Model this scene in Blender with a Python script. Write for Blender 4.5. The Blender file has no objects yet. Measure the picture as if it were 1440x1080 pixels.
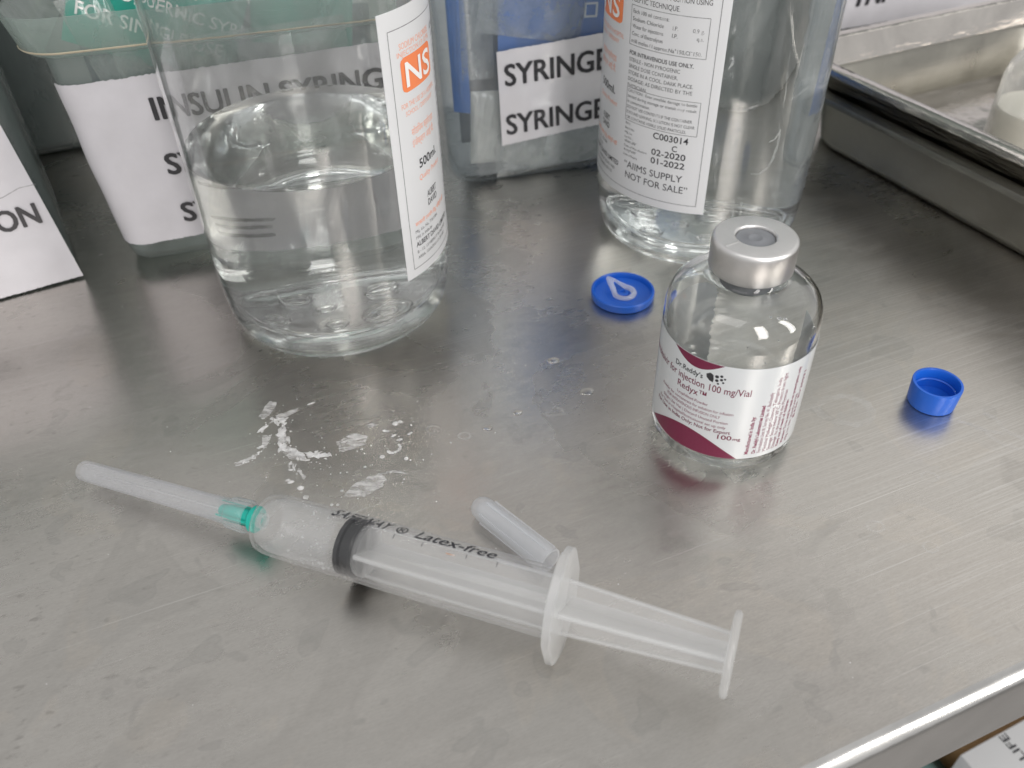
import bpy, bmesh, math, random
from math import sin, cos, pi, radians as R
from mathutils import Vector, Matrix
random.seed(7)
S = bpy.context.scene
COL = S.collection
U = 0.01                                   # all sizes below are written in centimetres

# ------------------------------------------------------------------ camera
cam = bpy.data.cameras.new('camera'); camo = bpy.data.objects.new('camera', cam); COL.objects.link(camo)
pitch, roll = R(40.632), R(-1.7337)
fw = Vector((0, cos(pitch), -sin(pitch))); rt = Vector((1, 0, 0)); up = Vector((0, sin(pitch), cos(pitch)))
rx = rt*cos(roll) + up*sin(roll); ux = -rt*sin(roll) + up*cos(roll)
camo.matrix_world = Matrix(((rx.x, ux.x, -fw.x, 0), (rx.y, ux.y, -fw.y, 0), (rx.z, ux.z, -fw.z, 16.48*U), (0, 0, 0, 1)))
cam.sensor_width = 36; cam.lens = 36*1168/1440; cam.clip_start = 0.005; cam.clip_end = 50
cam.dof.use_dof = True; cam.dof.focus_distance = 0.225; cam.dof.aperture_fstop = 17
S.camera = camo
# ------------------------------------------------------------------ world and lamps
W = bpy.data.worlds.new('World'); S.world = W; W.use_nodes = True
W.node_tree.nodes['Background'].inputs[0].default_value = (0.97, 0.965, 0.965, 1)
W.node_tree.nodes['Background'].inputs[1].default_value = 0.64
def area(name, loc, target, sx, sy, watts, color):
    l = bpy.data.lights.new(name, 'AREA'); l.shape = 'RECTANGLE'; l.size = sx*U; l.size_y = sy*U; l.energy = watts; l.color = color
    o = bpy.data.objects.new(name, l); COL.objects.link(o); o.location = Vector(loc)*U
    o.rotation_euler = (Vector(target)-Vector(loc)).to_track_quat('-Z', 'Y').to_euler(); return o
area('ceiling_lamp', (-70, -70, 190), (0, 25, 0), 130, 100, 6.0, (1, .97, .97))
area('window_light', (120, -45, 70), (6, 20, 4), 16, 110, 8, (1, .97, .93))
area('back_window', (150, 150, 150), (8, 15, 0), 170, 120, 2.7, (1, .96, .91))
area('front_tube', (40, -94, 68), (-5, 24, 5), 30, 95, 9.5, (1, .96, .94))
S.view_settings.view_transform = 'Standard'; S.view_settings.look = 'None'; S.view_settings.exposure = 0; S.view_settings.gamma = 1
cy = S.cycles; cy.max_bounces = 24; cy.transmission_bounces = 20; cy.transparent_max_bounces = 40; cy.glossy_bounces = 8; cy.diffuse_bounces = 4
cy.caustics_reflective = True; cy.caustics_refractive = True; cy.blur_glossy = 0.6; cy.sample_clamp_indirect = 12; cy.use_denoising = True

# ------------------------------------------------------------------ materials
def new(name):
    m = bpy.data.materials.new(name); m.use_nodes = True; nt = m.node_tree
    return m, nt, nt.nodes['Principled BSDF'], nt.nodes['Material Output']
def N(nt, t, **k):
    n = nt.nodes.new(t)
    for a, b in k.items(): setattr(n, a, b)
    return n
def coord(nt, scale=(1, 1, 1), rot=(0, 0, 0), out='Object'):
    t = N(nt, 'ShaderNodeTexCoord'); mp = N(nt, 'ShaderNodeMapping')
    mp.inputs['Scale'].default_value = scale; mp.inputs['Rotation'].default_value = rot
    nt.links.new(t.outputs[out], mp.inputs[0]); return mp.outputs[0]
def noise(nt, vec, scale, detail=4, rough=.55, dist=0):
    n = N(nt, 'ShaderNodeTexNoise'); n.inputs['Scale'].default_value = scale; n.inputs['Detail'].default_value = detail
    n.inputs['Roughness'].default_value = rough; n.inputs['Distortion'].default_value = dist
    nt.links.new(vec, n.inputs['Vector']); return n.outputs['Fac']
def ramp(nt, fac, stops):
    r = N(nt, 'ShaderNodeValToRGB'); e = r.color_ramp.elements
    while len(e) < len(stops): e.new(.5)
    for x, (p, c) in zip(e, stops): x.position = p; x.color = (c, c, c, 1) if not isinstance(c, tuple) else (*c, 1)
    nt.links.new(fac, r.inputs[0]); return r.outputs[0]
def mixc(nt, fac, a, b, mode='MIX'):
    m = N(nt, 'ShaderNodeMix', data_type='RGBA', blend_type=mode)
    for s, v in ((0, fac), (6, a), (7, b)):
        if hasattr(v, 'links'): nt.links.new(v, m.inputs[s])
        else: m.inputs[s].default_value = v if s == 0 else (*v, 1)
    return m.outputs[2]
def math_(nt, op, a, b):
    m = N(nt, 'ShaderNodeMath', operation=op)
    for i, v in enumerate((a, b)):
        if hasattr(v, 'links'): nt.links.new(v, m.inputs[i])
        else: m.inputs[i].default_value = v
    return m.outputs[0]
def bump(nt, h, strength, dist=.001):
    b = N(nt, 'ShaderNodeBump'); b.inputs['Strength'].default_value = strength; b.inputs['Distance'].default_value = dist
    nt.links.new(h, b.inputs['Height']); return b.outputs[0]
def plain(name, col, rough=.5, metal=0, coat=0, noise_amt=.06, bump_s=0, bscale=400):
    m, nt, p, o = new(name)
    v = coord(nt); f = noise(nt, v, 90, 5)
    c = mixc(nt, f, tuple(x*(1-noise_amt*1.5) for x in col), tuple(min(1, x*(1+noise_amt)) for x in col))
    nt.links.new(c, p.inputs['Base Color']); p.inputs['Roughness'].default_value = rough; p.inputs['Metallic'].default_value = metal
    p.inputs['Coat Weight'].default_value = coat
    if bump_s: nt.links.new(bump(nt, noise(nt, v, bscale, 4), bump_s, .0006), p.inputs['Normal'])
    return m
def glassy(name, col, ior, rough=0, haze=0, bump_s=0, bscale=60, stretch=(1, 1, 1)):
    m, nt, p, o = new(name)
    p.inputs['Base Color'].default_value = (*col, 1); p.inputs['Transmission Weight'].default_value = 1
    p.inputs['IOR'].default_value = ior; p.inputs['Roughness'].default_value = rough
    v = coord(nt, stretch)
    if bump_s: nt.links.new(bump(nt, noise(nt, v, bscale, 3), bump_s, .002), p.inputs['Normal'])
    if haze:
        d = N(nt, 'ShaderNodeBsdfDiffuse'); d.inputs[0].default_value = (.8, .82, .82, 1)
        mx = N(nt, 'ShaderNodeMixShader')
        h = ramp(nt, noise(nt, coord(nt, (1, 1, .18)), 120, 6, .65), [(.35, haze*.35), (.55, haze), (.72, min(1, haze*2.4))])
        nt.links.new(h, mx.inputs[0]); nt.links.new(p.outputs[0], mx.inputs[1]); nt.links.new(d.outputs[0], mx.inputs[2]); nt.links.new(mx.outputs[0], o.inputs[0])
    return m
def film(name, col, opacity, rough=.25, trans=.5, edge=.0, patch=0, scale=60, stretch=(1, 1, 1), tint=(1, 1, 1)):
    """thin translucent plastic: clear part + milky scattering part + gloss; opacity rises with the slant path through the sheet"""
    m, nt, p, o = new(name)
    p.inputs['Base Color'].default_value = (*col, 1); p.inputs['Roughness'].default_value = rough
    tl = N(nt, 'ShaderNodeBsdfTranslucent'); tl.inputs[0].default_value = (*col, 1)
    a = N(nt, 'ShaderNodeMixShader'); a.inputs[0].default_value = trans
    nt.links.new(p.outputs[0], a.inputs[1]); nt.links.new(tl.outputs[0], a.inputs[2])
    tr = N(nt, 'ShaderNodeBsdfTransparent'); tr.inputs[0].default_value = (*tint, 1)
    b = N(nt, 'ShaderNodeMixShader')
    lw = N(nt, 'ShaderNodeLayerWeight'); lw.inputs[0].default_value = .5
    f = math_(nt, 'ADD', math_(nt, 'MULTIPLY', math_(nt, 'POWER', lw.outputs['Facing'], 3.0), edge), opacity)
    if patch:
        n = ramp(nt, noise(nt, coord(nt, stretch), scale, 6, .65, .4), [(.38, 0), (.68, 1)])
        f = math_(nt, 'ADD', f, math_(nt, 'MULTIPLY', n, patch))
    nt.links.new(f, b.inputs[0]); nt.links.new(tr.outputs[0], b.inputs[1]); nt.links.new(a.outputs[0], b.inputs[2])
    g = N(nt, 'ShaderNodeBsdfGlossy'); g.inputs['Roughness'].default_value = rough*.6
    fr = math_(nt, 'ADD', math_(nt, 'MULTIPLY', math_(nt, 'POWER', lw.outputs['Facing'], 5.0), .55), .03)
    c = N(nt, 'ShaderNodeMixShader'); nt.links.new(fr, c.inputs[0]); nt.links.new(b.outputs[0], c.inputs[1]); nt.links.new(g.outputs[0], c.inputs[2])
    nt.links.new(c.outputs[0], o.inputs[0]); return m
def print_ink(name, col, wear=0.0):
    m, nt, p, o = new(name); p.inputs['Roughness'].default_value = .45
    f = ramp(nt, noise(nt, coord(nt), 900, 3, .6), [(.30, wear), (.48, 0)])
    g = ramp(nt, noise(nt, coord(nt, (1, 1, .25)), 260, 3, .5), [(.60, 0), (.68, wear)])
    nt.links.new(mixc(nt, math_(nt, 'MAXIMUM', f, g), col, (.78, .78, .78)), p.inputs['Base Color']); return m

# brushed, stained steel of the trolley top
def steel_top():
    m, nt, p, o = new('brushed_steel_top'); p.inputs['Metallic'].default_value = 1
    base = coord(nt)
    def patch(scale, lo, w, dist=.8, det=4, off=0):
        n = N(nt, 'ShaderNodeTexNoise'); mp = N(nt, 'ShaderNodeMapping'); mp.inputs['Location'].default_value = (off, off*.7, 0)
        nt.links.new(base, mp.inputs[0]); nt.links.new(mp.outputs[0], n.inputs['Vector'])
        n.inputs['Scale'].default_value = scale; n.inputs['Detail'].default_value = det; n.inputs['Roughness'].default_value = .52; n.inputs['Distortion'].default_value = dist
        return ramp(nt, n.outputs['Fac'], [(lo, 0), (lo+w*.5, .9), (lo+w, .55), (.85, .8)])
    st = patch(17, .53, .07, 1.1)                 # dried puddles with an edge
    st2 = patch(30, .57, .07, .9, 4, 3.1)
    st3 = patch(70, .64, .04, .4, 2, 7.7)     # drop marks
    blotch = ramp(nt, noise(nt, base, 8, 5, .62, .4), [(.32, 0), (.68, 1)])
    hue = ramp(nt, noise(nt, base, 11, 4, .6, .6), [(.30, 0), (.70, 1)])
    mott = noise(nt, coord(nt, (1, 3.2, 1)), 95, 6, .68)
    fine = noise(nt, coord(nt, (1, 30, 1)), 120, 5, .72)          # brushing runs along local x
    brush = ramp(nt, noise(nt, coord(nt, (1, 80, 1)), 22, 4, .65), [(.48, 0), (.70, 1)])
    t = N(nt, 'ShaderNodeTexCoord'); sp_ = N(nt, 'ShaderNodeSeparateXYZ'); nt.links.new(t.outputs['Object'], sp_.inputs[0])
    right = ramp(nt, math_(nt, 'ADD', sp_.outputs[0], math_(nt, 'MULTIPLY', noise(nt, base, 9, 2), .06)), [(.02, 0), (.09, 1)])   # fresher brushing at the right end
    left = ramp(nt, math_(nt, 'MULTIPLY', sp_.outputs[0], -1), [(.10, 0), (.20, 1)])
    speck = ramp(nt, noise(nt, coord(nt, (1, 2.2, 1)), 260, 3, .6), [(.60, 0), (.70, 1)])
    c = mixc(nt, blotch, (.545, .515, .475), (.645, .61, .565))
    c = mixc(nt, math_(nt, 'MULTIPLY', hue, .45), c, (.50, .50, .475))
    c = mixc(nt, math_(nt, 'MULTIPLY', st, .24), c, (.36, .345, .325))
    c = mixc(nt, math_(nt, 'MULTIPLY', st2, .30), c, (.66, .60, .52))
    c = mixc(nt, math_(nt, 'MULTIPLY', st3, .30), c, (.33, .325, .31))
    c = mixc(nt, math_(nt, 'MULTIPLY', ramp(nt, mott, [(.36, 1), (.6, 0)]), .15), c, (.33, .31, .28))
    c = mixc(nt, math_(nt, 'MULTIPLY', ramp(nt, fine, [(.35, 1), (.6, 0)]), .14), c, (.32, .30, .28))
    c = mixc(nt, math_(nt, 'MULTIPLY', math_(nt, 'MULTIPLY', speck, left), .5), c, (.20, .185, .17))
    bs = math_(nt, 'MULTIPLY', brush, math_(nt, 'ADD', math_(nt, 'MULTIPLY', right, .36), .05))
    grain = noise(nt, coord(nt, (1, 5, 1)), 700, 3, .7)
    c = mixc(nt, math_(nt, 'MULTIPLY', ramp(nt, grain, [(.34, 1), (.58, 0)]), .22), c, (.30, .285, .26))
    scr = ramp(nt, noise(nt, coord(nt, (1, 140, 1), (0, 0, R(7))), 13, 2, .4), [(.70, 0), (.74, 1)])
    scr2 = ramp(nt, noise(nt, coord(nt, (1, 120, 1), (0, 0, R(-48))), 11, 2, .4), [(.745, 0), (.78, 1)])
    c = mixc(nt, math_(nt, 'MULTIPLY', math_(nt, 'MAXIMUM', scr, scr2), .35), c, (.84, .83, .80))
    c = mixc(nt, bs, c, (.80, .79, .77))
    nt.links.new(c, p.inputs['Base Color'])
    r = math_(nt, 'ADD', math_(nt, 'MULTIPLY', blotch, .11), .155)
    r = math_(nt, 'ADD', r, math_(nt, 'MULTIPLY', st, .05)); r = math_(nt, 'ADD', r, math_(nt, 'MULTIPLY', mott, .10))
    r = math_(nt, 'ADD', r, math_(nt, 'MULTIPLY', right, .06))
    nt.links.new(r, p.inputs['Roughness'])
    h = math_(nt, 'ADD', fine, math_(nt, 'MULTIPLY', bs, 1.2))
    nt.links.new(bump(nt, h, .055, .0004), p.inputs['Normal'])
    p.inputs['Anisotropic'].default_value = .3
    return m
def steel(name, col, r0, r1, metal=1, bs=.05):
    m, nt, p, o = new(name); p.inputs['Metallic'].default_value = metal
    v = coord(nt); f = noise(nt, v, 34, 5, .6, .5)
    nt.links.new(mixc(nt, ramp(nt, f, [(.35, 0), (.7, 1)]), tuple(x*.78 for x in col), col), p.inputs['Base Color'])
    nt.links.new(ramp(nt, f, [(.3, r0), (.75, r1)]), p.inputs['Roughness'])
    nt.links.new(bump(nt, noise(nt, coord(nt, (1, 1, 9)), 60, 3), bs, .002), p.inputs['Normal']); return m
M = {}
M['top'] = steel_top()
M['tray'] = steel('tray_steel', (.70, .665, .62), .07, .17, bs=.25)
M['tray_darkened'] = steel('darkened_worn_tray_steel', (.33, .32, .285), .26, .40)  # worn steel, colour darkened in place of the dark surroundings it reflects
M['rim_steel'] = steel('rim_steel', (.72, .71, .69), .16, .26)
M['alu'] = steel('crimped_aluminium', (.80, .79, .78), .36, .44, bs=.01)
M['rubber_grey'] = plain('grey_rubber', (.20, .21, .225), .55, noise_amt=.12)
M['rubber_black'] = plain('black_rubber', (.012, .013, .015), .28)
M['glass'] = glassy('clear_vial_glass', (.985, .995, .99), 1.5)
M['bottle'] = glassy('bottle_plastic', (.985, .995, .99), 1.47, .010, .045, .10, 45, (1, 1, .35))
M['water'] = glassy('saline', (.985, .995, .993), 1.333, 0, 0, .04, 90)
M['drop'] = glassy('water_drop', (1, 1, 1), 1.333)
M['scuff'] = film('whitened_scuff', (.82, .85, .84), .05, .2, .4, .25, .35, 300)
M['emboss'] = glassy('embossed_ring_glass', (1, 1, 1), 1.5)
M['label'] = plain('label_paper', (.80, .81, .82), .38, noise_amt=.015, coat=.15)
M['vlabel'] = plain('vial_label_paper', (.79, .82, .835), .22, noise_amt=.015, coat=.7)
def thin_paper(m, amt):
    nt = m.node_tree; o = nt.nodes['Material Output']; p = nt.nodes['Principled BSDF']
    t = N(nt, 'ShaderNodeBsdfTranslucent'); t.inputs[0].default_value = (.85, .86, .86, 1); x = N(nt, 'ShaderNodeMixShader'); x.inputs[0].default_value = amt
    nt.links.new(p.outputs[0], x.inputs[1]); nt.links.new(t.outputs[0], x.inputs[2]); nt.links.new(x.outputs[0], o.inputs[0])
thin_paper(M['vlabel'], .25); thin_paper(M['label'], .2)
M['paper'] = plain('printed_paper', (.60, .59, .62), .55, noise_amt=.08, bump_s=.40, bscale=38)
M['taped'] = plain('paper_under_tape', (.68, .675, .705), .30, noise_amt=.05, bump_s=.22, bscale=45, coat=.9)
M['ink'] = print_ink('black_ink', (.025, .025, .03))
M['ink_worn'] = print_ink('worn_grey_ink', (.05, .05, .055), .55)
M['ink_grey'] = print_ink('grey_ink', (.22, .22, .23), .3)
M['orange'] = print_ink('orange_ink', (.85, .24, .09))
M['orange_light'] = print_ink('pale_orange_ink', (.88, .38, .25), .35)
M['rust'] = print_ink('faded_red_ink', (.45, .28, .20), .5)
M['white_ink'] = print_ink('white_ink', (.85, .85, .83))
M['maroon'] = print_ink('maroon_ink', (.16, .012, .048))
M['maroon_text'] = print_ink('maroon_text_ink', (.22, .025, .075), .2)
M['blue'] = plain('blue_cap_plastic', (.010, .115, .58), .32, noise_amt=.04, bump_s=.06, bscale=300)
M['green_hub'] = plain('green_hub_plastic', (.01, .42, .34), .3)
M['pp'] = film('milky_syringe_plastic', (.88, .89, .90), .004, .2, .5, .55, .010, 70)
M['pp_dense'] = film('milky_flange_plastic', (.84, .85, .85), .30, .25, .5, .5)
M['pp_rod'] = film('milky_plunger_plastic', (.87, .88, .88), .22, .25, .5, .7)
M['pp_cap'] = film('milky_needle_cap_plastic', (.82, .84, .88), .15, .2, .5, .7)
M['pp_spare'] = film('milky_sheath_plastic', (.86, .88, .91), .36, .3, .5, .4)
M['powder_film'] = film('powder_inside_barrel', (.86, .88, .90), .14, .3, .4, 0, .08, 60)
M['tub'] = film('cloudy_tub_plastic', (.46, .50, .49), .12, .25, .45, .40, .22, 30, (1, 1, .3), (.95, .98, .97))
M['tub_clear'] = film('clear_tub_plastic', (.55, .60, .62), .07, .22, .45, .40, .20, 34, (1, 1, .3), (.97, .99, 1))
M['tub_dark'] = film('cloudy_grey_tub_plastic', (.24, .27, .265), .40, .32, .4, .4, .25, 30, (1, 1, .3), (.85, .9, .88))
M['tub_lip'] = film('cloudy_tub_lip_plastic', (.55, .60, .57), .22, .28, .5, .4, .2, 40, (1, 1, .3), (.92, .98, .96))
M['lip_edge'] = plain('yellowed_lip_edge', (.52, .45, .33), .4)
M['clear_wrap'] = film('clear_wrapper', (.80, .80, .78), .10, .10, .5, .4, .40, 55)
M['white_wrap'] = film('white_wrapper', (.85, .84, .80), .55, .2, .5, .2, .3, 60)
M['green_print'] = plain('green_packet_print', (.015, .30, .23), .3, bump_s=.3, bscale=90)
M['blue_print'] = plain('blue_packet_print', (.05, .18, .56), .3, bump_s=.4, bscale=70, noise_amt=.25)
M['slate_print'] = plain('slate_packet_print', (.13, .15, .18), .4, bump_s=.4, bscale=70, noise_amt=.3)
M['milk'] = plain('milky_liquid', (.68, .665, .58), .12)
M['jar'] = film('cloudy_jar_plastic', (.88, .88, .86), .10, .06, .5, .6, .12, 50)
M['floor'] = plain('floor_tiles', (.28, .27, .26), .5)
M['shelf'] = steel('shelf_steel', (.45, .45, .44), .25, .4)
M['orange_box'] = plain('orange_carton', (.42, .25, .11), .6)
M['teal_cloth'] = plain('teal_cloth', (.10, .17, .16), .8, bump_s=.4)
M['powder_dry'] = film('dry_powder', (.85, .86, .86), .45, .5, .4)
M['residue'] = film('dried_powder_film', (.84, .84, .84), .14, .35, .1, 0, .62, 300, (1, 2.5, 1))
M['powder'] = film('wet_white_powder', (.92, .92, .92), .40, .22, .2, .4, .50, 420)
M['watermark'] = film('dried_water_mark', (.72, .72, .70), .01, .35, 0, 0, .27, 170)
M['tear'] = film('clear_tear_film', (.95, .96, .97), .34, .05, .3, 1.1)

# ------------------------------------------------------------------ mesh helpers (centimetres in, metres out)
class MB:
    def __init__(s): s.v = []; s.f = []; s.mi = []; s.cur = 0
    def add(s, vs, fs):
        b = len(s.v); s.v += [tuple(v) for v in vs]; s.f += [tuple(i+b for i in f) for f in fs]; s.mi += [s.cur]*len(fs); return s
    def lathe(s, prof, n=96, a0=0, a1=2*pi, tf=None):
        """profile of (r, z); full turn closes, r = 0 ends become poles"""
        full = abs(a1-a0-2*pi) < 1e-6; m = n if full else n+1; vs = []; rings = []
        for r, z in prof:
            if r < 1e-6: rings.append([len(vs)]); vs.append((0, 0, z))
            else:
                rings.append(list(range(len(vs), len(vs)+m)))
                vs += [(r*sin(a0+(a1-a0)*k/n), -r*cos(a0+(a1-a0)*k/n), z) for k in range(m)]
        fs = []
        for A, B in zip(rings, rings[1:]):
            for k in range(n):
                k2 = (k+1) % m
                if len(A) == 1 and len(B) == 1: continue
                if len(A) == 1: fs.append((A[0], B[k2], B[k]))
                elif len(B) == 1: fs.append((A[k], A[k2], B[0]))
                else: fs.append((A[k], A[k2], B[k2], B[k]))
        if tf: vs = [tf(Vector(v)) for v in vs]
        return s.add(vs, fs)
    def rings(s, loops, cap0=True, cap1=True, closed=False):
        n = len(loops[0]); vs = [p for l in loops for p in l]; fs = []
        L = len(loops)
        for i in range(L if closed else L-1):
            j = (i+1) % L
            for k in range(n): fs.append((i*n+k, i*n+(k+1) % n, j*n+(k+1) % n, j*n+k))
        if not closed:
            if cap0: fs.append(tuple(reversed(range(n))))
            if cap1: fs.append(tuple((L-1)*n+k for k in range(n)))
        return s.add(vs, fs)
    def box(s, x0, x1, y0, y1, z0, z1, tf=None):
        vs = [(x, y, z) for z in (z0, z1) for y in (y0, y1) for x in (x0, x1)]
        if tf: vs = [tf(Vector(v)) for v in vs]
        return s.add(vs, [(0, 2, 3, 1), (4, 5, 7, 6), (0, 1, 5, 4), (2, 6, 7, 3), (0, 4, 6, 2), (1, 3, 7, 5)])
    def grid(s, fn, nu, nv):
        vs = [fn(i/nu, j/nv) for j in range(nv+1) for i in range(nu+1)]
        return s.add(vs, [(j*(nu+1)+i, j*(nu+1)+i+1, (j+1)*(nu+1)+i+1, (j+1)*(nu+1)+i) for j in range(nv) for i in range(nu)])
    def build(s, name, mats, parent=None, smooth=35, bevel=0, segs=2):
        me = bpy.data.meshes.new(name)
        me.from_pydata([(x*U, y*U, z*U) for x, y, z in s.v], [], s.f)
        if not isinstance(mats, (list, tuple)): mats = [mats]
        for m in mats: me.materials.append(m)
        me.polygons.foreach_set('material_index', s.mi)
        bm = bmesh.new(); bm.from_mesh(me); bmesh.ops.recalc_face_normals(bm, faces=bm.faces)
        if bevel:
            es = [e for e in bm.edges if len(e.link_faces) == 2 and e.calc_face_angle(0) > R(40)]
            bmesh.ops.bevel(bm, geom=es, offset=bevel*U, segments=segs, affect='EDGES', profile=.5, clamp_overlap=True)
        if smooth:
            for f in bm.faces: f.smooth = True
            for e in bm.edges:
                if len(e.link_faces) == 2 and e.calc_face_angle(0) > R(smooth): e.smooth = False
        bm.to_mesh(me); bm.free(); me.update()
        o = bpy.data.objects.new(name, me); COL.objects.link(o)
        if parent: o.parent = parent
        return o
def rrect(hx, hy, rad, z, n=8, cx=0, cy=0):
    out = []
    for qx, qy, a in ((1, 1, 0), (-1, 1, 90), (-1, -1, 180), (1, -1, 270)):
        for k in range(n+1):
            t = R(a+90*k/n); out.append((cx+qx*(hx-rad)+rad*cos(t), cy+qy*(hy-rad)+rad*sin(t), z))
    return out
def thing(name, label, cat, loc=(0, 0, 0), rz=0, group=None):
    o = bpy.data.objects.new(name, None); COL.objects.link(o); o.empty_display_size = .01
    o.location = Vector(loc)*U; o.rotation_euler = (0, 0, rz); return tag(o, label, cat, group)
def tag(o, label=None, cat=None, group=None, kind=None):
    for k, v in (('label', label), ('category', cat), ('group', group), ('kind', kind)):
        if v: o[k] = v
    return o
# ------------------------------------------------------------------ lettering
_fc = bpy.data.curves.new('f', 'FONT'); _fo = bpy.data.objects.new('f', _fc); COL.objects.link(_fo); _tc = {}
def glyphs(body, bold=0):
    k = (body, bold)
    if k not in _tc:
        _fc.body = body; _fc.offset = bold; _fc.resolution_u = 3; bpy.context.view_layer.update()
        dg = bpy.context.evaluated_depsgraph_get(); e = _fo.evaluated_get(dg); me = e.to_mesh()
        vs = [(v.co.x, v.co.y) for v in me.vertices]; fs = [tuple(p.vertices) for p in me.polygons]; e.to_mesh_clear()
        _tc[k] = (vs, fs)
    return _tc[k]
def text(mb, body, s, t, h, fn, w=None, bold=0, shear=0, asp=1.0, align='L', rot=0):
    """body starts at (s, t) baseline, capital height h, optionally squeezed to width w; fn maps (s, t) to a point"""
    vs, fs = glyphs(body, bold)
    if not vs: return
    x0 = min(v[0] for v in vs); x1 = max(v[0] for v in vs); k = h/.69; kx = k*asp if w is None else w/(x1-x0)
    W_ = (x1-x0)*kx; off = {'L': 0, 'C': -W_/2, 'R': -W_}[align]; c, n = cos(rot), sin(rot); out = []
    for x, y in vs:
        X = (x-x0)*kx+y*k*shear+off; Y = y*k
        out.append(fn(s+X*c-Y*n, t+X*n+Y*c))
    mb.add(out, fs)
def lines(mb, pts, wd, fn, closed=False, sub=14):
    """a printed rule of width wd along a polyline in label coordinates"""
    P = list(pts)+([pts[0]] if closed else [])
    for (a, b), (c, d) in zip(P, P[1:]):
        L = math.hypot(c-a, d-b); nx, ny = -(d-b)/L*wd/2, (c-a)/L*wd/2
        mb.grid(lambda u, v: fn(a+(c-a)*u+nx*(2*v-1), b+(d-b)*u+ny*(2*v-1)), max(1, int(sub*L/3)), 1)
def rect_print(mb, s0, s1, t0, t1, fn, rad=0.0, n=6):
    if rad:
        def g(u, v):
            t = t0+(t1-t0)*v; e = max(0, rad-min(t-t0, t1-t)); i = rad-math.sqrt(max(0, rad*rad-e*e))
            return fn(s0+i+(s1-s0-2*i)*u, t)
        mb.grid(g, 20, 16)
    else: mb.grid(lambda u, v: fn(s0+(s1-s0)*u, t0+(t1-t0)*v), n, n)

# ================================================================== the trolley and what is under it
YAW = R(21.6)
tro = thing('steel_trolley', 'stained brushed stainless steel trolley top with a bright rounded front edge, everything stands on it', 'trolley', (8.47, 8.14, 0), YAW)
mb = MB(); mb.box(-70, 45, .40, 62, -.25, 0); mb.build('top_sheet', M['top'], tro, smooth=0)
mb = MB(); prof = [(.40, 0)]+[(.40-.36*sin(R(a)), -.36+.36*cos(R(a))) for a in range(10, 91, 10)]+[(.04, -2.4), (.2, -2.4), (.2, -.5), (.40, -.2)]
mb.rings([[(x, y, z) for y, z in prof] for x in (-70, 45)]); mb.build('rolled_edge', M['rim_steel'], tro)
fl = MB().box(-300, 300, -200, 400, -72, -70).build('floor', M['floor']); tag(fl, kind='structure')
sh = thing('lower_shelf', 'dull steel lower shelf glimpsed below the trolley front edge', 'shelf', (8.47, 8.14, -30), YAW)
MB().box(-70, 60, -.5, 62, -.8, 0).build('shelf_sheet', M['shelf'], sh, bevel=.15)
MB().box(-70, 60, -1.0, -.51, -2.4, .6).build('shelf_lip', M['rim_steel'], sh, bevel=.12)

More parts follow.
